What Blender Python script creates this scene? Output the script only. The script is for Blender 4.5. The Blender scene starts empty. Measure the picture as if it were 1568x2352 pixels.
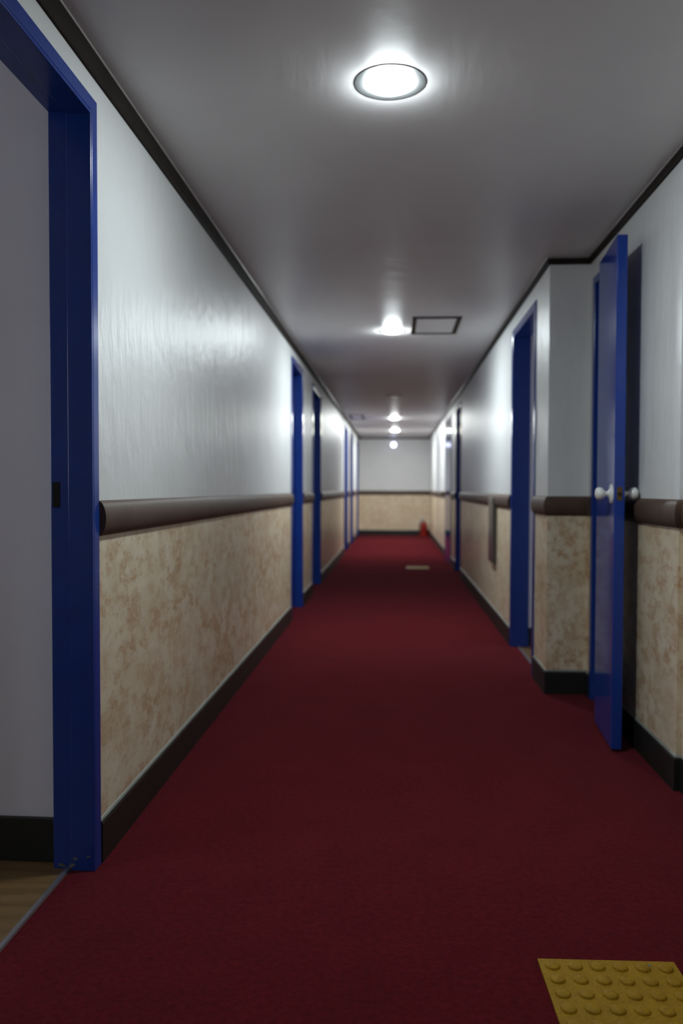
import bpy, bmesh, math
from mathutils import Vector, Matrix

# x = right, y = down the corridor, z = up; camera stands over the origin
S = bpy.context.scene
C = S.collection
XL, XR, XC, XN = -0.850, 0.803, 1.014, 1.036      # left wall, right wall, recess wall, recess wall nearest the camera
YP, YSTEP, YEND, YBACK = 4.32, 2.955, 19.0, -3.2   # pier face, small wall step, end wall, wall behind the camera
H, RAIL, HEAD = 2.30, 1.0, 2.17

# ------------------------------------------------------------------ helpers
def tag(o, label=None, cat=None, group=None, kind=None):
    if label: o['label'] = label
    if cat: o['category'] = cat
    if group: o['group'] = group
    if kind: o['kind'] = kind
    return o

def link(name, me, mats, parent=None):
    o = bpy.data.objects.new(name, me)
    for m in (mats if isinstance(mats, (list, tuple)) else [mats]):
        me.materials.append(m)
    C.objects.link(o)
    if parent: o.parent = parent
    return o

def build(name, bm, mats, parent=None, smooth=False, bevel=0.0, loc=None):
    bmesh.ops.recalc_face_normals(bm, faces=bm.faces)
    me = bpy.data.meshes.new(name)
    bm.to_mesh(me); bm.free()
    if smooth:
        for p in me.polygons: p.use_smooth = True
        me.set_sharp_from_angle(angle=math.radians(38))
    o = link(name, me, mats, parent)
    if loc: o.location = loc
    if bevel:
        b = o.modifiers.new('bevel', 'BEVEL'); b.width = bevel; b.segments = 2; b.limit_method = 'ANGLE'
        b.angle_limit = math.radians(40)
    return o

def empty(name, loc, label, cat, group=None, kind=None):
    o = bpy.data.objects.new(name, None); C.objects.link(o)
    o.location = loc; o.empty_display_size = 0.05
    return tag(o, label, cat, group, kind)

def box(bm, x0, x1, y0, y1, z0, z1, mi=0):
    v = [bm.verts.new(p) for p in ((x0,y0,z0),(x1,y0,z0),(x1,y1,z0),(x0,y1,z0),(x0,y0,z1),(x1,y0,z1),(x1,y1,z1),(x0,y1,z1))]
    for f in ((0,3,2,1),(4,5,6,7),(0,1,5,4),(1,2,6,5),(2,3,7,6),(3,0,4,7)):
        bm.faces.new([v[i] for i in f]).material_index = mi

def quad(bm, pts, mi=0):
    bm.faces.new([bm.verts.new(p) for p in pts]).material_index = mi

def lathe(bm, prof, seg=40, M=None):
    """revolve (r, z) pairs about z; M maps the result"""
    rings = []
    for r, z in prof:
        if r < 1e-6:
            rings.append([bm.verts.new((0,0,z))])
        else:
            rings.append([bm.verts.new((r*math.cos(2*math.pi*i/seg), r*math.sin(2*math.pi*i/seg), z)) for i in range(seg)])
    new = [v for r in rings for v in r]
    for a, b in zip(rings, rings[1:]):
        for i in range(seg):
            j = (i+1) % seg
            if len(a) == 1 and len(b) == 1: continue
            if len(a) == 1: bm.faces.new((a[0], b[i], b[j]))
            elif len(b) == 1: bm.faces.new((a[i], a[j], b[0]))
            else: bm.faces.new((a[i], a[j], b[j], b[i]))
    if M is not None:
        bmesh.ops.transform(bm, matrix=M, verts=new)

def tube(bm, pts, r, seg=10):
    rings = []
    for k, p in enumerate(pts):
        p = Vector(p)
        t = (Vector(pts[min(k+1, len(pts)-1)]) - Vector(pts[max(k-1, 0)])).normalized()
        a = t.cross(Vector((0,0,1)) if abs(t.z) < .9 else Vector((1,0,0))).normalized(); b = t.cross(a)
        rings.append([bm.verts.new(p + r*(math.cos(2*math.pi*i/seg)*a + math.sin(2*math.pi*i/seg)*b)) for i in range(seg)])
    for A, B in zip(rings, rings[1:]):
        for i in range(seg):
            bm.faces.new((A[i], A[(i+1)%seg], B[(i+1)%seg], B[i]))
    bm.faces.new(rings[0]); bm.faces.new(rings[-1])

def sweep(bm, path, prof, mi=0):
    """sweep a profile of (offset to the left of the path, z) along a polyline in plan, mitred at corners"""
    n = len(path); rings = []
    for k in range(n):
        p = Vector(path[k])
        d = []
        if k > 0: d.append((p - Vector(path[k-1])).normalized())
        if k < n-1: d.append((Vector(path[k+1]) - p).normalized())
        ns = [Vector((-t.y, t.x)) for t in d]
        if len(ns) == 2:
            m = (ns[0]+ns[1]).normalized(); m = m / max(.2, m.dot(ns[0]))
        else: m = ns[0]
        rings.append([bm.verts.new((p.x+m.x*o, p.y+m.y*o, z)) for o, z in prof])
    q = len(prof)
    for A, B in zip(rings, rings[1:]):
        for i in range(q):
            bm.faces.new((A[i], A[(i+1)%q], B[(i+1)%q], B[i])).material_index = mi
    bm.faces.new(rings[0]).material_index = mi; bm.faces.new(rings[-1]).material_index = mi

# ------------------------------------------------------------------ materials
def new_mat(name):
    m = bpy.data.materials.new(name); m.use_nodes = True
    nt = m.node_tree
    return m, nt, nt.nodes['Principled BSDF']

def N(nt, t, **kw):
    n = nt.nodes.new(t)
    for k, v in kw.items():
        if k in n.inputs: n.inputs[k].default_value = v
        else: setattr(n, k, v)
    return n

def coords(nt, scale):
    tc = N(nt, 'ShaderNodeTexCoord'); mp = N(nt, 'ShaderNodeMapping')
    mp.inputs['Scale'].default_value = scale
    nt.links.new(tc.outputs['Object'], mp.inputs['Vector'])
    return mp.outputs['Vector']

def noise(nt, vec, scale, detail=4, rough=.55):
    n = N(nt, 'ShaderNodeTexNoise', Scale=scale, Detail=detail, Roughness=rough)
    nt.links.new(vec, n.inputs['Vector'])
    return n.outputs['Fac']

def ramp(nt, fac, stops):
    r = N(nt, 'ShaderNodeValToRGB')
    e = r.color_ramp.elements
    while len(e) < len(stops): e.new(.5)
    for el, (p, c) in zip(e, stops):
        el.position = p; el.color = (*c, 1) if len(c) == 3 else c
    nt.links.new(fac, r.inputs['Fac'])
    return r.outputs['Color']

def mix(nt, fac, a, b, mode='MIX'):
    m = N(nt, 'ShaderNodeMix', data_type='RGBA', blend_type=mode)
    for sock, v in ((0, fac), (6, a), (7, b)):
        if hasattr(v, 'is_linked'): nt.links.new(v, m.inputs[sock])
        else: m.inputs[sock].default_value = v if not isinstance(v, tuple) else (*v, 1)
    return m.outputs[2]

def bump(nt, b, h, strength, dist, prev=None):
    n = N(nt, 'ShaderNodeBump', Strength=strength, Distance=dist)
    nt.links.new(h, n.inputs['Height'])
    if prev is not None: nt.links.new(prev, n.inputs['Normal'])
    nt.links.new(n.outputs['Normal'], b.inputs['Normal'])
    return n.outputs['Normal']

def plain(name, col, rough=.5, spec=.5, metal=0., wear=.0, coat=0.):
    m, nt, b = new_mat(name)
    b.inputs['Roughness'].default_value = rough; b.inputs['Specular IOR Level'].default_value = spec
    b.inputs['Metallic'].default_value = metal; b.inputs['Coat Weight'].default_value = coat
    v = coords(nt, (1,1,1))
    n = noise(nt, v, 9, 3)
    k = wear or .06
    c = ramp(nt, n, ((.3, tuple(x*(1-k) for x in col)), (.7, tuple(min(1, x*(1+k)) for x in col))))
    nt.links.new(c, b.inputs['Base Color'])
    return m

def mat_upper(name='white_wallpaper', col=(.69,.70,.70), rough=.41, bs=.6):
    m, nt, b = new_mat(name)
    v = coords(nt, (1,1,.34)); v2 = coords(nt, (1,1,1))
    n1 = noise(nt, v, 15, 5, .62); n2 = noise(nt, v2, 3.2, 3); n3 = noise(nt, v2, 70, 2)
    c = ramp(nt, n2, ((.3, tuple(x*.97 for x in col)), (.7, tuple(x*1.02 for x in col))))
    nt.links.new(c, b.inputs['Base Color'])
    b.inputs['Roughness'].default_value = rough
    b.inputs['Specular IOR Level'].default_value = .5
    p = bump(nt, b, n2, bs, .012)
    p = bump(nt, b, n1, bs, .0095, p)
    bump(nt, b, n3, .3, .0010, p)
    return m

def mat_lower():
    m, nt, b = new_mat('mottled_beige_wallpaper')
    vs = coords(nt, (1,.5,.85)); v = coords(nt, (1,1,1)); vv = coords(nt, (1,1,.16))
    blot = noise(nt, vs, 24, 8, .68); big = noise(nt, vs, 4.5, 3); streak = noise(nt, vv, 16, 5, .6); fine = noise(nt, v, 75, 4, .7); cloud = noise(nt, v, 7, 4, .6)
    base = ramp(nt, cloud, ((.32, (.66,.545,.375)), (.68, (.78,.70,.545))))
    stain = ramp(nt, blot, ((.45, (0,0,0)), (.58, (1,1,1))))
    amt = ramp(nt, big, ((.34, (.36,.36,.36)), (.66, (1,1,1))))
    f = mix(nt, 1.0, stain, amt, 'MULTIPLY')
    spk = ramp(nt, fine, ((.40, (.35,.35,.35)), (.60, (1,1,1))))
    f = mix(nt, 1.0, f, spk, 'MULTIPLY')
    c = mix(nt, f, base, (.42,.205,.055))
    nt.links.new(c, b.inputs['Base Color'])
    b.inputs['Roughness'].default_value = .30; b.inputs['Specular IOR Level'].default_value = .6
    p = bump(nt, b, cloud, .4, .006)
    bump(nt, b, blot, .4, .002, p)
    return m

def mat_ceiling():
    m, nt, b = new_mat('grey_white_ceiling_paper')
    v = coords(nt, (1,.2,1)); v2 = coords(nt, (1,1,1))
    n1 = noise(nt, v, 24, 3); n2 = noise(nt, v2, 2.5, 3); n3 = noise(nt, v2, 60, 2)
    c = ramp(nt, n2, ((.3, (.70,.685,.69)), (.7, (.74,.725,.73))))
    nt.links.new(c, b.inputs['Base Color'])
    b.inputs['Roughness'].default_value = .40; b.inputs['Specular IOR Level'].default_value = .5
    p = bump(nt, b, n2, .2, .006)
    p = bump(nt, b, n1, .25, .0018, p)
    bump(nt, b, n3, .2, .0005, p)
    return m

def mat_carpet():
    m, nt, b = new_mat('red_carpet_pile')
    v = coords(nt, (1,1,1))
    f = noise(nt, v, 420, 3, .7); md = noise(nt, v, 60, 4, .6); lg = noise(nt, v, 5, 3)
    c1 = ramp(nt, f, ((.35, (.043,.0062,.0080)), (.66, (.142,.0105,.0155))))
    c2 = ramp(nt, md, ((.3, (.72,.72,.72)), (.7, (1.2,1.15,1.15))))
    c3 = ramp(nt, lg, ((.3, (.9,.9,.9)), (.7, (1.08,1.08,1.08))))
    c = mix(nt, 1., c1, c2, 'MULTIPLY'); c = mix(nt, 1., c, c3, 'MULTIPLY')
    nt.links.new(c, b.inputs['Base Color'])
    b.inputs['Roughness'].default_value = .8; b.inputs['Specular IOR Level'].default_value = 0
    b.inputs['Sheen Weight'].default_value = .16; b.inputs['Sheen Roughness'].default_value = .4
    b.inputs['Sheen Tint'].default_value = (.9,.36,.42,1)
    p = bump(nt, b, f, .6, .003); bump(nt, b, md, .3, .004, p)
    return m

def mat_wood():
    m, nt, b = new_mat('wood_pattern_vinyl')
    v = coords(nt, (.5,1,1)); v2 = coords(nt, (1.2, 14, 1))
    w = N(nt, 'ShaderNodeTexWave', Scale=5.0, Distortion=5.0, Detail=3.0, wave_type='BANDS', bands_direction='Y')
    nt.links.new(v, w.inputs['Vector'])
    g = noise(nt, v2, 7, 6, .65)
    c = mix(nt, .5, ramp(nt, w.outputs['Fac'], ((.2, (.13,.072,.026)), (.8, (.19,.115,.046)))), ramp(nt, g, ((.3, (.09,.05,.018)), (.7, (.20,.125,.052)))))
    nt.links.new(c, b.inputs['Base Color']); b.inputs['Roughness'].default_value = .38
    return m

def mat_yellow():
    m, nt, b = new_mat('worn_yellow_rubber')
    v = coords(nt, (1,1,1))
    n = noise(nt, v, 30, 5, .65); g = noise(nt, v, 160, 3)
    c = ramp(nt, n, ((.3, (.24,.125,.004)), (.68, (.36,.20,.006))))
    c = mix(nt, .35, c, ramp(nt, g, ((.4, (.16,.095,.01)), (.6, (.36,.21,.01)))))
    nt.links.new(c, b.inputs['Base Color']); b.inputs['Roughness'].default_value = .6; b.inputs['Specular IOR Level'].default_value = .15
    bump(nt, b, g, .3, .0006)
    return m

def emit(name, col, s):
    m, nt, b = new_mat(name)
    b.inputs['Base Color'].default_value = (.8,.8,.8,1)
    b.inputs['Emission Color'].default_value = (*col, 1); b.inputs['Emission Strength'].default_value = s
    return m

M = dict(
    upper=mat_upper(), lower=mat_lower(), ceil=mat_ceiling(), carpet=mat_carpet(), wood=mat_wood(), yellow=mat_yellow(),
    room=mat_upper('lilac_white_room_wallpaper', (.72,.71,.745), .5, .15),
    blue=plain('glossy_blue_paint', (.012,.044,.255), .22, .45, wear=.08),
    bluedoor=plain('glossy_blue_door_paint', (.012,.044,.27), .10, .4, wear=.05),
    rail=plain('dark_brown_rail_vinyl', (.088,.055,.041), .5, .22, wear=.12),
    base=plain('dark_brown_skirting_vinyl', (.020,.017,.0145), .45, .4, wear=.15),
    black=plain('black_skirting_vinyl', (.013,.0135,.012), .5, .4, wear=.2),
    trim=plain('dark_brown_cornice', (.026,.021,.018), .65, .06, wear=.12),
    caulk=plain('grey_caulk', (.21,.225,.20), .45, .5, wear=.15),
    chip=plain('grey_bare_metal', (.15,.15,.15), .5, .3),
    lip=plain('grey_edge_strip', (.30,.28,.27), .4, .5),
    knob=plain('white_knob_plastic', (.74,.75,.73), .18, .5),
    brass=plain('dull_brass', (.16,.10,.035), .4, .5, metal=.7, wear=.2),
    dark=plain('dark_slot', (.006,.006,.006), .7, .3),
    alu=plain('brushed_aluminium', (.42,.43,.46), .35, .5, metal=.85),
    ring=plain('darkened_lamp_ring', (.075,.078,.08), .5, .2),  # base colour darkened to stand for shade beside a recessed bulb
    cup=plain('white_lamp_reflector', (.7,.7,.7), .3, .5),
    lamp=emit('lamp_glow', (.90,1.0,1.02), 56),
    lamp_mid=emit('lamp_glow_white', (.90,1.0,1.02), 98),
    lamp_far=emit('lamp_glow_warm', (.95,1.0,.98), 140),
    lamp_back=emit('lamp_glow_cool', (.90,1.0,1.03), 26),
    blue_lamp=emit('bluish_lamp_glow', (.60,.66,1.0), 1.2),
    off=plain('unlit_lamp_glass', (.55,.55,.55), .2, .5),
    steel=plain('grey_steel_sheet', (.075,.07,.07), .26, .5, metal=.2),
    red=plain('red_enamel', (.26,.010,.006), .25, .5),
    hose=plain('black_rubber_hose', (.012,.012,.012), .5, .4),
    fleck=plain('blue_paint_fleck', (.05,.14,.30), .5),
    frame=plain('brown_hatch_frame', (.040,.028,.022), .6, .1),
)

def glass_mat():
    m = bpy.data.materials.new('window_glass'); m.use_nodes = True; nt = m.node_tree
    out = nt.nodes['Material Output']; nt.nodes.remove(nt.nodes['Principled BSDF'])
    t = N(nt, 'ShaderNodeBsdfTransparent'); t.inputs['Color'].default_value = (.88,.9,.9,1)
    g = N(nt, 'ShaderNodeBsdfGlossy', Roughness=.02); mx = N(nt, 'ShaderNodeMixShader', Fac=.06)
    nt.links.new(t.outputs[0], mx.inputs[1]); nt.links.new(g.outputs[0], mx.inputs[2]); nt.links.new(mx.outputs[0], out.inputs['Surface'])
    return m
M['glass'] = glass_mat()

# ------------------------------------------------------------------ doors (y of the opening's outer frame)
FW = .040
left_doors = [   # near, far outer edges of the frame
    (1.355, 2.250), (6.545, 7.365), (8.215, 9.165), (13.36, 14.36), (15.12, 16.15), (17.72, 18.52)]
right_doors = [(4.700, 5.650), (9.96, 10.80), (11.62, 12.62)]
closet = (3.740, 4.245)

# ------------------------------------------------------------------ walls
def wall_cells(bm, y0, y1, doors, x0, x1):
    """a wall slab between x0 and x1 with door openings; upper paper is slot 0, lower slot 1"""
    ys = [y0]
    for a, b in doors: ys += [a+.02, b-.02]
    ys.append(y1)
    for i in range(0, len(ys), 2):
        box(bm, x0, x1, ys[i], ys[i+1], RAIL, H, 0)
        box(bm, x0, x1, ys[i], ys[i+1], 0, RAIL, 1)
    for a, b in doors:
        box(bm, x0, x1, a+.02, b-.02, HEAD-.02, H, 0)

WM = [M['upper'], M['lower']]
bm = bmesh.new(); wall_cells(bm, YBACK, YEND, left_doors, XL-.10, XL)
tag(build('wall_left', bm, WM), 'long left corridor wall, white paper above and mottled beige paper below', 'wall', kind='structure')
bm = bmesh.new(); wall_cells(bm, YP, YEND, right_doors, XR, XR+.10)
tag(build('wall_right', bm, WM), 'long right corridor wall beyond the projecting corner, white over beige', 'wall', kind='structure')
bm = bmesh.new(); box(bm, XR+.10, XC+.22, YP, YP+.10, RAIL, H, 0); box(bm, XR+.10, XC+.22, YP, YP+.10, 0, RAIL, 1)
tag(build('wall_pier', bm, WM), 'wall face turned to the camera beside the open narrow blue door', 'wall', kind='structure')
bm = bmesh.new(); wall_cells(bm, YSTEP, YP, [closet], XC, XC+.10)
box(bm, XN, XN+.10, YBACK, YSTEP, RAIL, H, 0); box(bm, XN, XN+.10, YBACK, YSTEP, 0, RAIL, 1)
tag(build('wall_recess', bm, WM), 'set-back right wall behind the open narrow blue door', 'wall', kind='structure')
bm = bmesh.new(); box(bm, XL-.10, XR+.10, YEND, YEND+.1, RAIL, H, 0); box(bm, XL-.10, XR+.10, YEND, YEND+.1, 0, RAIL, 1)
tag(build('wall_end', bm, WM), 'far end wall closing the corridor, white over beige', 'wall', kind='structure')
bm = bmesh.new(); box(bm, XL-.10, XN+.10, YBACK-.1, YBACK, RAIL, H, 0); box(bm, XL-.10, XN+.10, YBACK-.1, YBACK, 0, RAIL, 1)
tag(build('wall_back', bm, WM), 'corridor wall behind the camera', 'wall', kind='structure')

# corridor ceiling with a faint paper seam, and floor
bm = bmesh.new()
box(bm, XL-.1, XN+.1, YBACK, YEND+.1, H, H+.08)
tag(build('ceiling', bm, M['ceil']), 'low grey-white papered corridor ceiling', 'ceiling', kind='structure')
bm = bmesh.new()
box(bm, XL-.010, XN+.02, YBACK, YP, -.05, 0); box(bm, XL-.010, XR, YP, YEND, -.05, 0)
for i, (a, b) in enumerate(left_doors): box(bm, XL-(.068 if i == 0 else .13), XL-.010, a, b, -.05, 0)
for i, (a, b) in enumerate(right_doors): box(bm, XR, XR+(.046 if i == 0 else .13), a, b, -.05, 0)
tag(build('floor', bm, M['carpet']), 'dark red carpet running the length of the corridor', 'floor', kind='structure')

# rooms behind the two open doors
def room(name, x0, x1, y0, y1, far_wall_label, floor_label, window=False):
    s = 1 if x1 > x0 else -1
    bm = bmesh.new()
    quad(bm, ((x0,y1,0),(x1,y1,0),(x1,y1,H),(x0,y1,H)))
    if not window: quad(bm, ((x1,y0,0),(x1,y1,0),(x1,y1,H),(x1,y0,H)))
    quad(bm, ((x0,y0,0),(x1,y0,0),(x1,y0,H),(x0,y0,H)))
    quad(bm, ((x0,y0,H),(x1,y0,H),(x1,y1,H),(x0,y1,H)))
    tag(build('wall_' + name, bm, M['room']), far_wall_label, 'wall', kind='structure')
    bm = bmesh.new(); box(bm, min(x0,x1)-(.026 if s > 0 else 0), max(x0,x1), y0, y1, -.04, 0)
    tag(build('floor_' + name, bm, M['wood']), floor_label, 'floor', kind='structure')
room('left_room', XL-.071, -3.3, -1.2, 2.262, 'plain lilac-grey room wall seen through the open doorway on the left', 'wood-pattern floor inside the open room on the left', window=True)
room('right_room', XR+.071, 3.2, 4.45, 5.655, 'plain grey room wall seen through the open doorway on the right', 'wood-pattern floor inside the open room on the right', window=True)
def strip_box(name, x0, x1, y0, y1, z0, z1, mat, label, cat, bev=.003, kind='structure', parent=None):
    bm = bmesh.new(); box(bm, x0, x1, y0, y1, z0, z1)
    o = build(name, bm, mat, parent, bevel=bev)
    return tag(o, label, cat, kind=kind)
def added_room_window(n, x, out, ya, yb, wy0, wy1, side):
    """the outer wall of a room, with an unseen window added to light the room"""
    wz0, wz1 = 1.0, 2.05
    bm = bmesh.new(); xa, xb = sorted((x, x+out*.06))
    for p in ((ya, wy0, 0, H), (wy1, yb, 0, H), (wy0, wy1, 0, wz0), (wy0, wy1, wz1, H)):
        box(bm, xa, xb, p[0], p[1], p[2], p[3])
    tag(build('wall_%s_room_window_side' % side, bm, M['room']), 'wall of the %s room that holds the added window' % side, 'wall', kind='structure')
    w = empty('window_%d' % n, (x+out*.03, (wy0+wy1)/2, wz0), 'unseen white window added to light the open room on the %s' % side, 'window', kind='structure')
    bm = bmesh.new(); hw = (wy1-wy0)/2; hh = wz1-wz0
    for p in ((-hw,-hw+.05,0,hh),(hw-.05,hw,0,hh),(-.025,.025,0,hh),(-hw,hw,0,.05),(-hw,hw,hh-.05,hh)): box(bm, -.03, .03, p[0], p[1], p[2], p[3])
    build('window_frame', bm, M['knob'], w)
    bm = bmesh.new(); quad(bm, ((0,-hw,0),(0,hw,0),(0,hw,hh),(0,-hw,hh))); build('pane', bm, M['glass'], w)
added_room_window(1, -3.30, -1, -1.2, 2.262, .15, 1.45, 'left')  # out of view, added so the open rooms get daylight
added_room_window(2, 3.2, 1, 4.45, 5.655, 4.58, 5.48, 'right')
strip_box('baseboard_room', -3.25, XL-.118, 2.246, 2.2615, 0, .128, M['black'], 'black baseboard of the room through the left doorway', 'baseboard')
strip_box('baseboard_room', XR+.118, 3.15, 5.640, 5.6545, 0, .125, M['black'], 'black baseboard of the room through the right doorway', 'baseboard')
bm = bmesh.new(); sweep(bm, [(XL-.074, left_doors[0][0]+FW+.001), (XL-.074, left_doors[0][1]-FW-.001)], [(-.008,0),(-.006,.006),(.006,.006),(.009,0)])
tag(build('trim_1', bm, M['alu']), 'thin metal threshold strip at the open left doorway', 'threshold strip', kind='structure')
bm = bmesh.new(); sweep(bm, [(XR+.048, right_doors[0][0]+FW+.001), (XR+.048, right_doors[0][1]-FW-.001)], [(-.009,0),(-.006,.006),(.006,.006),(.008,0)])
tag(build('trim_2', bm, M['alu']), 'thin metal threshold strip at the open right doorway', 'threshold strip', kind='structure')

# ------------------------------------------------------------------ rails, baseboards, cornice
rail_prof = [(.025*math.sin(t), .9985+.0515*math.cos(t)) for t in [math.pi*i/14 for i in range(15)]] + [(-.002,.947),(-.002,1.05)]
base_prof = [(-.001,0),(.010,0),(.010,.113),(.007,.121),(-.001,.121)]
caulk_prof = [(-.001,.1205),(.0065,.1205),(.003,.127),(-.001,.130)]
corn_low = [(-.001,H-.038),(.009,H-.038),(.012,H-.034),(.012,H-.004),(-.001,H-.004)]
corn_prof = [(-.001,H-.066),(.008,H-.066),(.012,H-.060),(.012,H-.004),(-.001,H-.004)]
lip_prof = [(.010,H-.007),(.016,H-.007),(.018,H-.001),(.010,H-.001)]
trim_no = [2]
def run(path, rail_label, base_label, side, base=True, mat=None):
    trim_no[0] += 1
    bm = bmesh.new(); sweep(bm, path, rail_prof)
    tag(build('trim_%d' % trim_no[0], bm, M['rail'], smooth=True), rail_label, 'chair rail', kind='structure')
    bm = bmesh.new(); sweep(bm, path, base_prof)
    b = tag(build('baseboard_' + side, bm, mat or M['base']), base_label, 'baseboard', kind='structure')
    bm = bmesh.new(); sweep(bm, path, caulk_prof)
    tag(build('caulk_line', bm, M['caulk'], b), 'grey caulk along the top edge')
names = ['open doorway at the left edge', 'second blue door', 'third blue door', 'fourth blue door', 'fifth blue door', 'sixth blue door']
ys = [YBACK]
for a, b in left_doors: ys += [a-.002, b+.004]
ys.append(YEND)
for i in range(0, len(ys), 2):
    k = i//2
    if k == 0: w = 'behind the camera, before the open left doorway'
    elif k == len(left_doors): w = 'on the left wall between the last blue door and the end wall'
    else: w = 'on the left wall between the %s and the %s' % (names[k-1], names[k])
    # walk towards the camera so that the corridor lies to the left of the path
    run([(XL, ys[i+1]), (XL, ys[i])], 'dark brown rounded chair rail ' + w, 'dark brown baseboard ' + w, 'left')
run([(XN, YBACK), (XN, YSTEP), (XC, YSTEP), (XC, closet[0]-.003)], 'dark brown chair rail on the set-back right wall beside the open narrow door', 'dark baseboard on the set-back right wall behind the open narrow door', 'right', mat=M['black'])
run([(XC, closet[1]+.003), (XC, YP), (XR, YP), (XR, right_doors[0][0]-.003)], 'dark brown chair rail wrapping the projecting right wall corner', 'dark baseboard wrapping the projecting right wall corner', 'right', mat=M['black'])
rn = ['open doorway on the right', 'dark blue door on the right', 'glossy door farthest along the right wall']
for k in range(3):
    a = right_doors[k][1]+.004; b = right_doors[k+1][0]-.003 if k < 2 else YEND
    w = 'on the right wall between the %s and the %s' % (rn[k], rn[k+1] if k < 2 else 'end wall')
    run([(XR, a), (XR, b)], 'dark brown chair rail ' + w, 'dark brown baseboard ' + w, 'right')
run([(XR, YEND), (XL, YEND)], 'dark chair rail across the far end wall', 'black baseboard across the far end wall', 'end', mat=M['black'])

def cornice(path, label, lip, prof):
    trim_no[0] += 1
    bm = bmesh.new(); sweep(bm, path, prof)
    o = tag(build('trim_%d' % trim_no[0], bm, M['trim']), label, 'ceiling trim', kind='structure')
    if lip:
        bm = bmesh.new(); sweep(bm, path, lip_prof)
        tag(build('edge_strip', bm, M['lip'], o), 'grey strip along the ceiling edge')
cornice([(XL, YEND), (XL, YBACK)], 'dark brown ceiling trim along the left wall', True, corn_prof)
cornice([(XN, YBACK), (XN, YSTEP), (XC, YSTEP), (XC, YP), (XR, YP), (XR, YEND)], 'dark brown ceiling trim along the right wall with its corner', True, corn_low)
cornice([(XR, YEND), (XL, YEND)], 'dark ceiling trim across the far end wall', True, corn_low)

# ------------------------------------------------------------------ doors
def knob_bm(side, with_plate=True):
    """a round knob on a rosette, pointing along +x or -x"""
    R = Matrix.Rotation(math.pi/2 * (1 if side > 0 else -1), 4, 'Y')
    k = bmesh.new(); lathe(k, [(0,.066),(.010,.0655),(.020,.062),(.0265,.054),(.0275,.046),(.024,.036),(.016,.029),(.010,.025),(.009,.012),(.009,.004),(0,.004)], 32, R)
    p = bmesh.new(); lathe(p, [(0,.016),(.011,.016),(.015,.011),(.026,.007),(.038,.004),(.041,.0),(0,.0)], 32, R)
    return k, p

def frame_bm(bm, y0, y1, sx, x, depth, proud=.007, stop=True, top=HEAD):
    """steel door frame: sx = +1 when the corridor lies on the +x side"""
    def bx(a, b, ya, yb, za, zb):
        lo, hi = x+sx*a, x+sx*b
        box(bm, min(lo,hi), max(lo,hi), ya, yb, za, zb)
    bx(-depth, proud, y0, y0+FW, 0, top); bx(-depth, proud, y1-FW, y1, 0, top)
    bx(-depth, proud, y0+FW, y1-FW, top-FW, top)
    if stop:   # raised stop along the corridor half of the reveal
        d0, d1 = -depth+.054, proud-.0005
        bx(d0, d1, y0+FW, y0+FW+.010, 0, top-FW); bx(d0, d1, y1-FW-.010, y1-FW, 0, top-FW)
        bx(d0, d1, y0+FW+.010, y1-FW-.010, top-FW-.010, top-FW)

def door(n, y0, y1, side, label, closed=True):
    x = XL if side == 'left' else XR
    sx = 1 if side == 'left' else -1
    root = empty('door_%d' % n, (x, (y0+y1)/2, 0), label, 'door', kind='structure')
    root['label'] = label
    def put(name, bm, mat, par=None, **kw):
        o = build(name, bm, mat, par or root, **kw)
        if par is None: o.location = (-x, -(y0+y1)/2, 0)
        return o
    bm = bmesh.new(); frame_bm(bm, y0, y1, sx, x, .118)
    fr = put('frame', bm, M['blue'], bevel=.002)
    if closed:
        bm = bmesh.new(); xa = x - sx*.116; xb = x - sx*.078
        box(bm, min(xa,xb), max(xa,xb), y0+FW, y1-FW, .0005, HEAD-FW)
        lf = put('leaf', bm, M['bluedoor'], bevel=.002)
        k, p = knob_bm(sx)
        kn = build('knob', k, M['knob'], lf, smooth=True, loc=(xb, y0+FW+.065, 1.068))
        build('rosette', p, M['knob'], kn, smooth=True)
    return root

d1 = door(1, *left_doors[0], 'left', 'open blue-framed doorway at the left edge of the corridor', closed=False)
bm = bmesh.new(); yj = left_doors[0][1]-FW
box(bm, XL-.112, XL-.092, yj-.0025, yj+.02, 1.031, 1.102)
o = build('strike_plate', bm, M['dark'], d1); o.location = (-XL, -sum(left_doors[0])/2, 0); tag(o, 'black strike plate slot')
bm = bmesh.new()
for (cx, cz, r) in ((XL-.05,.035,.006),(XL-.012,.042,.005),(XL-.058,.018,.007),(XL-.064,.012,.006),(XL-.095,.012,.008),(XL-.088,.009,.006)):
    vs = [bm.verts.new((cx + r*math.cos(a)*1.2, yj-.0112 if cx > XL-.07 else yj-.0012, cz + r*.6*math.sin(a))) for a in [2*math.pi*i/7 for i in range(7)]]
    bm.faces.new(vs)
o = build('paint_chips', bm, M['chip'], d1); o.location = (-XL, -sum(left_doors[0])/2, 0); tag(o, 'grey chips in the blue paint near the floor')
ord_l = ['second blue door along the left wall, first beyond the open doorway', 'third blue door along the left wall, just past the second',
         'fourth blue door along the left wall, a thin far strip', 'fifth blue door along the left wall, a thin far strip before the last one', 'last blue door on the left wall beside the end wall']
for i, lab in enumerate(ord_l): door(2+i, *left_doors[i+1], 'left', lab)
door(7, *right_doors[0], 'right', 'open blue-framed doorway on the right past the projecting corner', closed=False)
door(8, *right_doors[1], 'right', 'dark blue door far along the right wall', closed=True)

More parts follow.
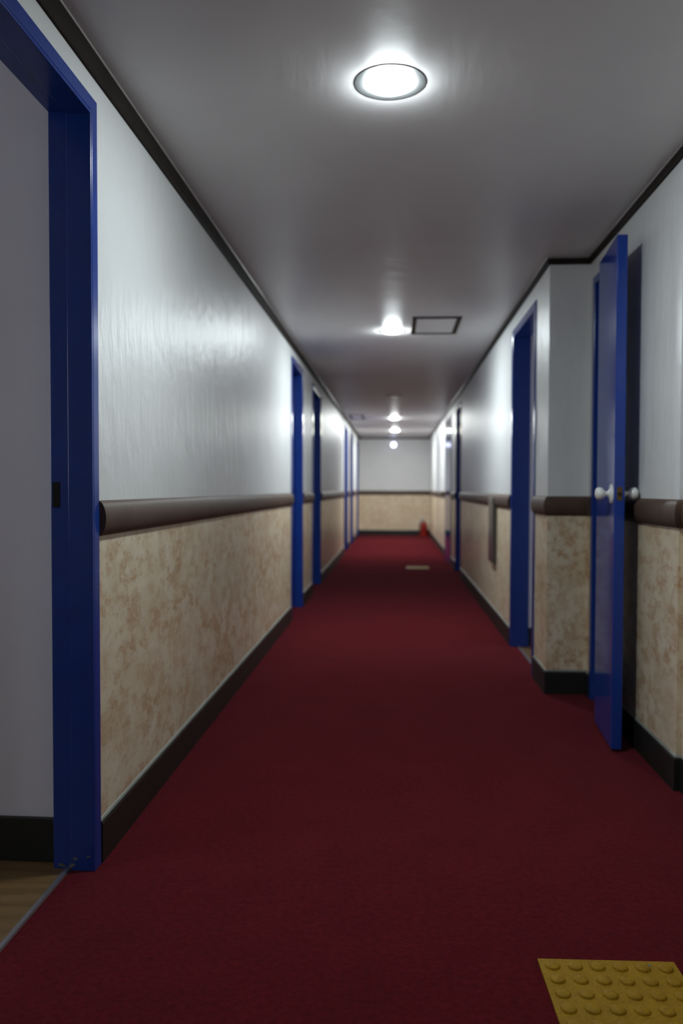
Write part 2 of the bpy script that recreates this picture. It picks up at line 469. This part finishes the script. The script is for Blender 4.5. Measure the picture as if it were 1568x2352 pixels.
# farthest right door: glossy leaf a little ajar into the corridor
y0, y1 = right_doors[2]
d9 = empty('door_9', (XR, y0, 0), 'glossy blue door farthest along the right wall, slightly ajar', 'door', kind='structure')
bm = bmesh.new(); frame_bm(bm, 0, y1-y0, -1, 0, .10, stop=False); build('frame', bm, M['blue'], d9, bevel=.002)
bm = bmesh.new(); box(bm, -.008, .030, 0, y1-y0-2*FW-.006, .002, HEAD-FW-.001)
lf = build('leaf', bm, M['bluedoor'], d9, bevel=.002, loc=(-.002, FW+.003, 0)); lf.rotation_euler = (0, 0, math.radians(1.5))
k, p = knob_bm(-1)
kn = build('knob', k, M['brass'], lf, smooth=True, loc=(-.008, y1-y0-2*FW-.07, 1.03)); build('rosette', p, M['brass'], kn, smooth=True)
tag(kn, 'dark round knob')

# narrow closet in the recess with its leaf folded back towards the camera
y0, y1 = closet
d10 = empty('door_10', (XC, y0, 0), 'narrow blue closet door swung wide open with white knobs', 'door', kind='structure')
bm = bmesh.new(); frame_bm(bm, 0, y1-y0, -1, 0, .10, stop=False); build('frame', bm, M['blue'], d10, bevel=.002)
LW = .415
bm = bmesh.new(); box(bm, -.021, .021, -LW, 0, .012, 2.120)
leaf = build('leaf', bm, M['bluedoor'], d10, bevel=.003, loc=(.946-XC, 3.778-y0, 0)); leaf.rotation_euler = (0, 0, math.radians(-4.3))
for s, nm in ((-1,'room side'),(1,'wall side')):
    k, p = knob_bm(s)
    kn = build('knob', k, M['knob'], leaf, smooth=True, loc=(s*.021, -LW+.062, 1.068)); tag(kn, 'white round knob')
    build('rosette', p, M['knob'], kn, smooth=True)
bm = bmesh.new(); box(bm, -.0105, .0105, -LW-.0015, -LW+.002, 1.040, 1.096)
build('latch_plate', bm, M['brass'], leaf, bevel=.001)
bm = bmesh.new(); lathe(bm, [(0,-.007),(.006,-.006),(.007,.0),(.006,.006),(0,.007)], 14, Matrix.Translation((0,-LW-.003,1.068)) @ Matrix.Rotation(math.pi/2,4,'X'))
build('latch', bm, M['dark'], leaf, smooth=True)
for hz in (.28, 1.06, 1.86):
    bm = bmesh.new(); lathe(bm, [(0,-.045),(.007,-.045),(.007,.045),(0,.045)], 14)
    build('hinge', bm, M['alu'], d10, smooth=True, loc=(.978-XC, .044, hz))
def lining(root, dy):
    bm = bmesh.new(); a, b, c, d = .035, .55, -.05, dy+.05
    quad(bm, ((b,c,0),(b,d,0),(b,d,H),(b,c,H))); quad(bm, ((a,c,0),(b,c,0),(b,c,H),(a,c,H)))
    quad(bm, ((a,d,0),(b,d,0),(b,d,H),(a,d,H))); quad(bm, ((a,c,0),(b,c,0),(b,d,0),(a,d,0))); quad(bm, ((a,c,H),(b,c,H),(b,d,H),(a,d,H)))
    tag(build('closet_or_light_block', bm, M['room'], root), 'plain closet inside, or shell added to block outside light')
lining(d10, closet[1]-closet[0]); lining(d9, right_doors[2][1]-right_doors[2][0])  # box behind the ajar far door is added to stop outside light leaking in

# ------------------------------------------------------------------ ceiling lamps
def downlight(y, label, x, mat):
    r = empty('ceiling_lamp', (x, y, H), label, 'lamp', 'ceiling lamps down the corridor')
    for nm, prof, m, seg in (
        ('ring', [(.077,.002),(.077,-.0008),(.1055,-.0010),(.1062,.004),(.077,.004),(.077,.002)], 'ring', 64),
        ('reflector', [(.080,-.001),(.076,.001),(.070,.0025),(.0,.0025)], 'cup', 48),
        ('bulb', [(.074,.001)] + [(.074*math.cos(t), -.0015-.017*math.sin(t)) for t in [math.pi/2*i/10 for i in range(10)]] + [(0,-.0185)], mat, 48)):
        bm = bmesh.new(); lathe(bm, prof, seg)
        build(nm, bm, M[m], r, smooth=nm != 'ring')
    return r
downlight(2.449, 'nearest and largest round ceiling lamp, glowing white above the carpet', -.021, 'lamp')
downlight(6.235, 'second glowing ceiling lamp, beside the brown-framed ceiling hatch', -.028, 'lamp_mid')
downlight(13.85, 'third glowing ceiling lamp, far down the corridor', -.020, 'lamp_far')
downlight(16.75, 'farthest glowing ceiling lamp, close before the end wall', -.012, 'lamp_far')
downlight(-1.40, 'ceiling lamp of the row behind the camera', -.02, 'lamp_back')
downlight(10.45, 'small unlit ceiling lamp between the second and third glowing ones', -.025, 'off')

# bluish lamp high on the end wall
wl = empty('wall_lamp', (-.045, YEND, 2.125), 'small round bluish-white lamp glowing high on the far end wall', 'lamp')
bm = bmesh.new(); lathe(bm, [(0,0),(.075,0),(.075,.02),(.066,.028),(0,.028)], 40, Matrix.Rotation(math.pi/2,4,'X')); build('base', bm, M['ring'], wl, smooth=True)
bm = bmesh.new(); lathe(bm, [(.062,.027)] + [(.062*math.cos(t), .027+.035*math.sin(t)) for t in [math.pi/2*i/8 for i in range(1,8)]] + [(0,.062)], 40, Matrix.Rotation(math.pi/2,4,'X'))
build('diffuser', bm, M['blue_lamp'], wl, smooth=True)

# ------------------------------------------------------------------ ceiling hatches
def hatch(x0, x1, y0, y1, label):
    r = empty('ceiling_hatch', ((x0+x1)/2, (y0+y1)/2, H), label, 'hatch', 'access hatches in the ceiling')
    hx, hy = (x1-x0)/2, (y1-y0)/2; w = .034
    bm = bmesh.new()
    # mitred frame of four bars with a bevelled inner edge
    prof = [(0,-.001),(0,-.010),(w-.008,-.010),(w,-.004),(w,-.001)]
    cs = [(-hx,-hy),(hx,-hy),(hx,hy),(-hx,hy)]
    rings = []
    for cx, cy in cs:
        rings.append([bm.verts.new((cx - math.copysign(o, cx), cy - math.copysign(o, cy), z)) for o, z in prof])
    for i in range(4):
        A, B = rings[i], rings[(i+1)%4]
        for j in range(len(prof)-1): bm.faces.new((A[j], A[j+1], B[j+1], B[j]))
    build('frame', bm, M['frame'], r)
    bm = bmesh.new(); box(bm, -hx+w-.002, hx-w+.002, -hy+w-.002, hy-w+.002, -.0045, -.0005)
    build('panel', bm, M['ceil'], r)
hatch(.115, .463, 5.74, 6.34, 'near ceiling hatch with brown frame beside the second lamp')
hatch(-.765, -.53, 13.15, 14.0, 'far brown ceiling hatch close to the left wall')

# ------------------------------------------------------------------ tactile paving tiles
def tile_mesh():
    bm = bmesh.new(); a, t = .1545, .006
    box(bm, -a, a, -a, a, 0, t)
    for i in range(6):
        for j in range(6):
            T = Matrix.Translation(((i-2.5)*.0505, (j-2.5)*.0505, t))
            lathe(bm, [(.0175,-.0005),(.0168,.0014),(.0150,.0040),(.0125,.0050),(.0,.0052)], 20, T)
    return bm
tt = build('tactile_tile', tile_mesh(), M['yellow'], smooth=True)
tag(tt, 'yellow studded tactile tile on the carpet at the lower right corner', 'tactile tile', 'yellow tactile tiles on the carpet')
tt.location = (.4895, 1.6996, 0); tt.rotation_euler = (0, 0, math.radians(1.5))
bm = bmesh.new()
vs = [bm.verts.new((.0930+.0035*math.cos(a)*(1.3 if i % 2 else .9), .137+.0045*math.sin(a), .0066)) for i, a in enumerate([2*math.pi*k/7 for k in range(7)])]
bm.faces.new(vs); build('paint_fleck', bm, M['fleck'], tt)
t2 = tt.copy(); C.objects.link(t2); t2.location = (.312, 11.12, 0); t2.rotation_euler = (0,0,0); t2['label'] = 'far yellow tactile tile lying halfway down the red carpet'

# ------------------------------------------------------------------ grey wall box hanging over the rail
wb = empty('wall_box', (XR, 6.58, .76), 'narrow shiny grey box hung on the right wall over the brown rail', 'wall box')
bm = bmesh.new(); box(bm, -.030, 0, -.155, .155, -.265, .262); build('body', bm, M['steel'], wb, bevel=.004)
bm = bmesh.new(); box(bm, -.036, -.030, -.146, .146, -.255, .252); cv = build('cover', bm, M['steel'], wb, bevel=.003)
bm = bmesh.new(); lathe(bm, [(0,.006),(.007,.005),(.008,0),(0,0)], 16, Matrix.Translation((-.036,.11,0)) @ Matrix.Rotation(-math.pi/2,4,'Y')); build('lock', bm, M['alu'], cv, smooth=True)

# ------------------------------------------------------------------ fire extinguisher in the far right corner
fe = empty('fire_extinguisher', (.665, YEND-.16, 0), 'red fire extinguisher standing in the far right corner', 'fire extinguisher')
bm = bmesh.new(); lathe(bm, [(0,.012),(.070,.012),(.078,.022),(.080,.04),(.080,.25),(.074,.285),(.055,.312),(.030,.326),(.022,.332),(.022,.345),(0,.345)], 36)
build('cylinder', bm, M['red'], fe, smooth=True)
bm = bmesh.new(); lathe(bm, [(0,0),(.105,0),(.108,.006),(.100,.05),(.094,.055),(.088,.05),(.086,.012),(0,.012)], 36); build('stand', bm, M['red'], fe, smooth=True)
bm = bmesh.new(); lathe(bm, [(0,.340),(.024,.340),(.026,.350),(.024,.375),(.014,.382),(0,.382)], 20); box(bm, -.012,.012,-.012,.012,.375,.395); vl = build('valve', bm, M['alu'], fe, smooth=True)
bm = bmesh.new(); tube(bm, [(.02,0,.388),(-.03,0,.395),(-.085,0,.385)], .008); build('lever', bm, M['alu'], vl, smooth=True)
bm = bmesh.new(); tube(bm, [(.02,0,.372),(-.03,0,.374),(-.085,0,.355)], .008); build('carry_handle', bm, M['alu'], vl, smooth=True)
bm = bmesh.new(); tube(bm, [(-.02,-.01,.362),(-.06,-.02,.35),(-.095,-.03,.31),(-.103,-.03,.22),(-.098,-.03,.12),(-.093,-.03,.075)], .010); build('hose', bm, M['hose'], fe, smooth=True)

# ------------------------------------------------------------------ world, camera, view
w = bpy.data.worlds.new('world'); S.world = w; w.use_nodes = True
w.node_tree.nodes['Background'].inputs['Color'].default_value = (.90,.92,1.0,1)
w.node_tree.nodes['Background'].inputs['Strength'].default_value = .75

cam = bpy.data.cameras.new('camera'); co = bpy.data.objects.new('camera', cam); C.objects.link(co)
cam.sensor_fit = 'VERTICAL'; cam.sensor_height = 36; cam.lens = 1850/2352*36
cam.clip_start = .02; cam.clip_end = 100
co.location = (0, 0, 1.0847)
R = Matrix.Rotation(.0666, 4, 'Z') @ Matrix.Rotation(math.pi/2 - .0285, 4, 'X') @ Matrix.Rotation(.0026, 4, 'Z')
co.rotation_euler = R.to_euler()
cam.dof.use_dof = True; cam.dof.focus_distance = 1.95; cam.dof.aperture_fstop = 2.3; cam.dof.aperture_blades = 0
S.camera = co
S.cycles.use_denoising = True
S.cycles.max_bounces = 10; S.cycles.diffuse_bounces = 6; S.cycles.glossy_bounces = 4
S.cycles.sample_clamp_indirect = 6
S.view_settings.view_transform = 'Standard'; S.view_settings.look = 'None'
S.view_settings.exposure = 2.45; S.view_settings.gamma = 1.0; S.view_settings.use_curve_mapping = False
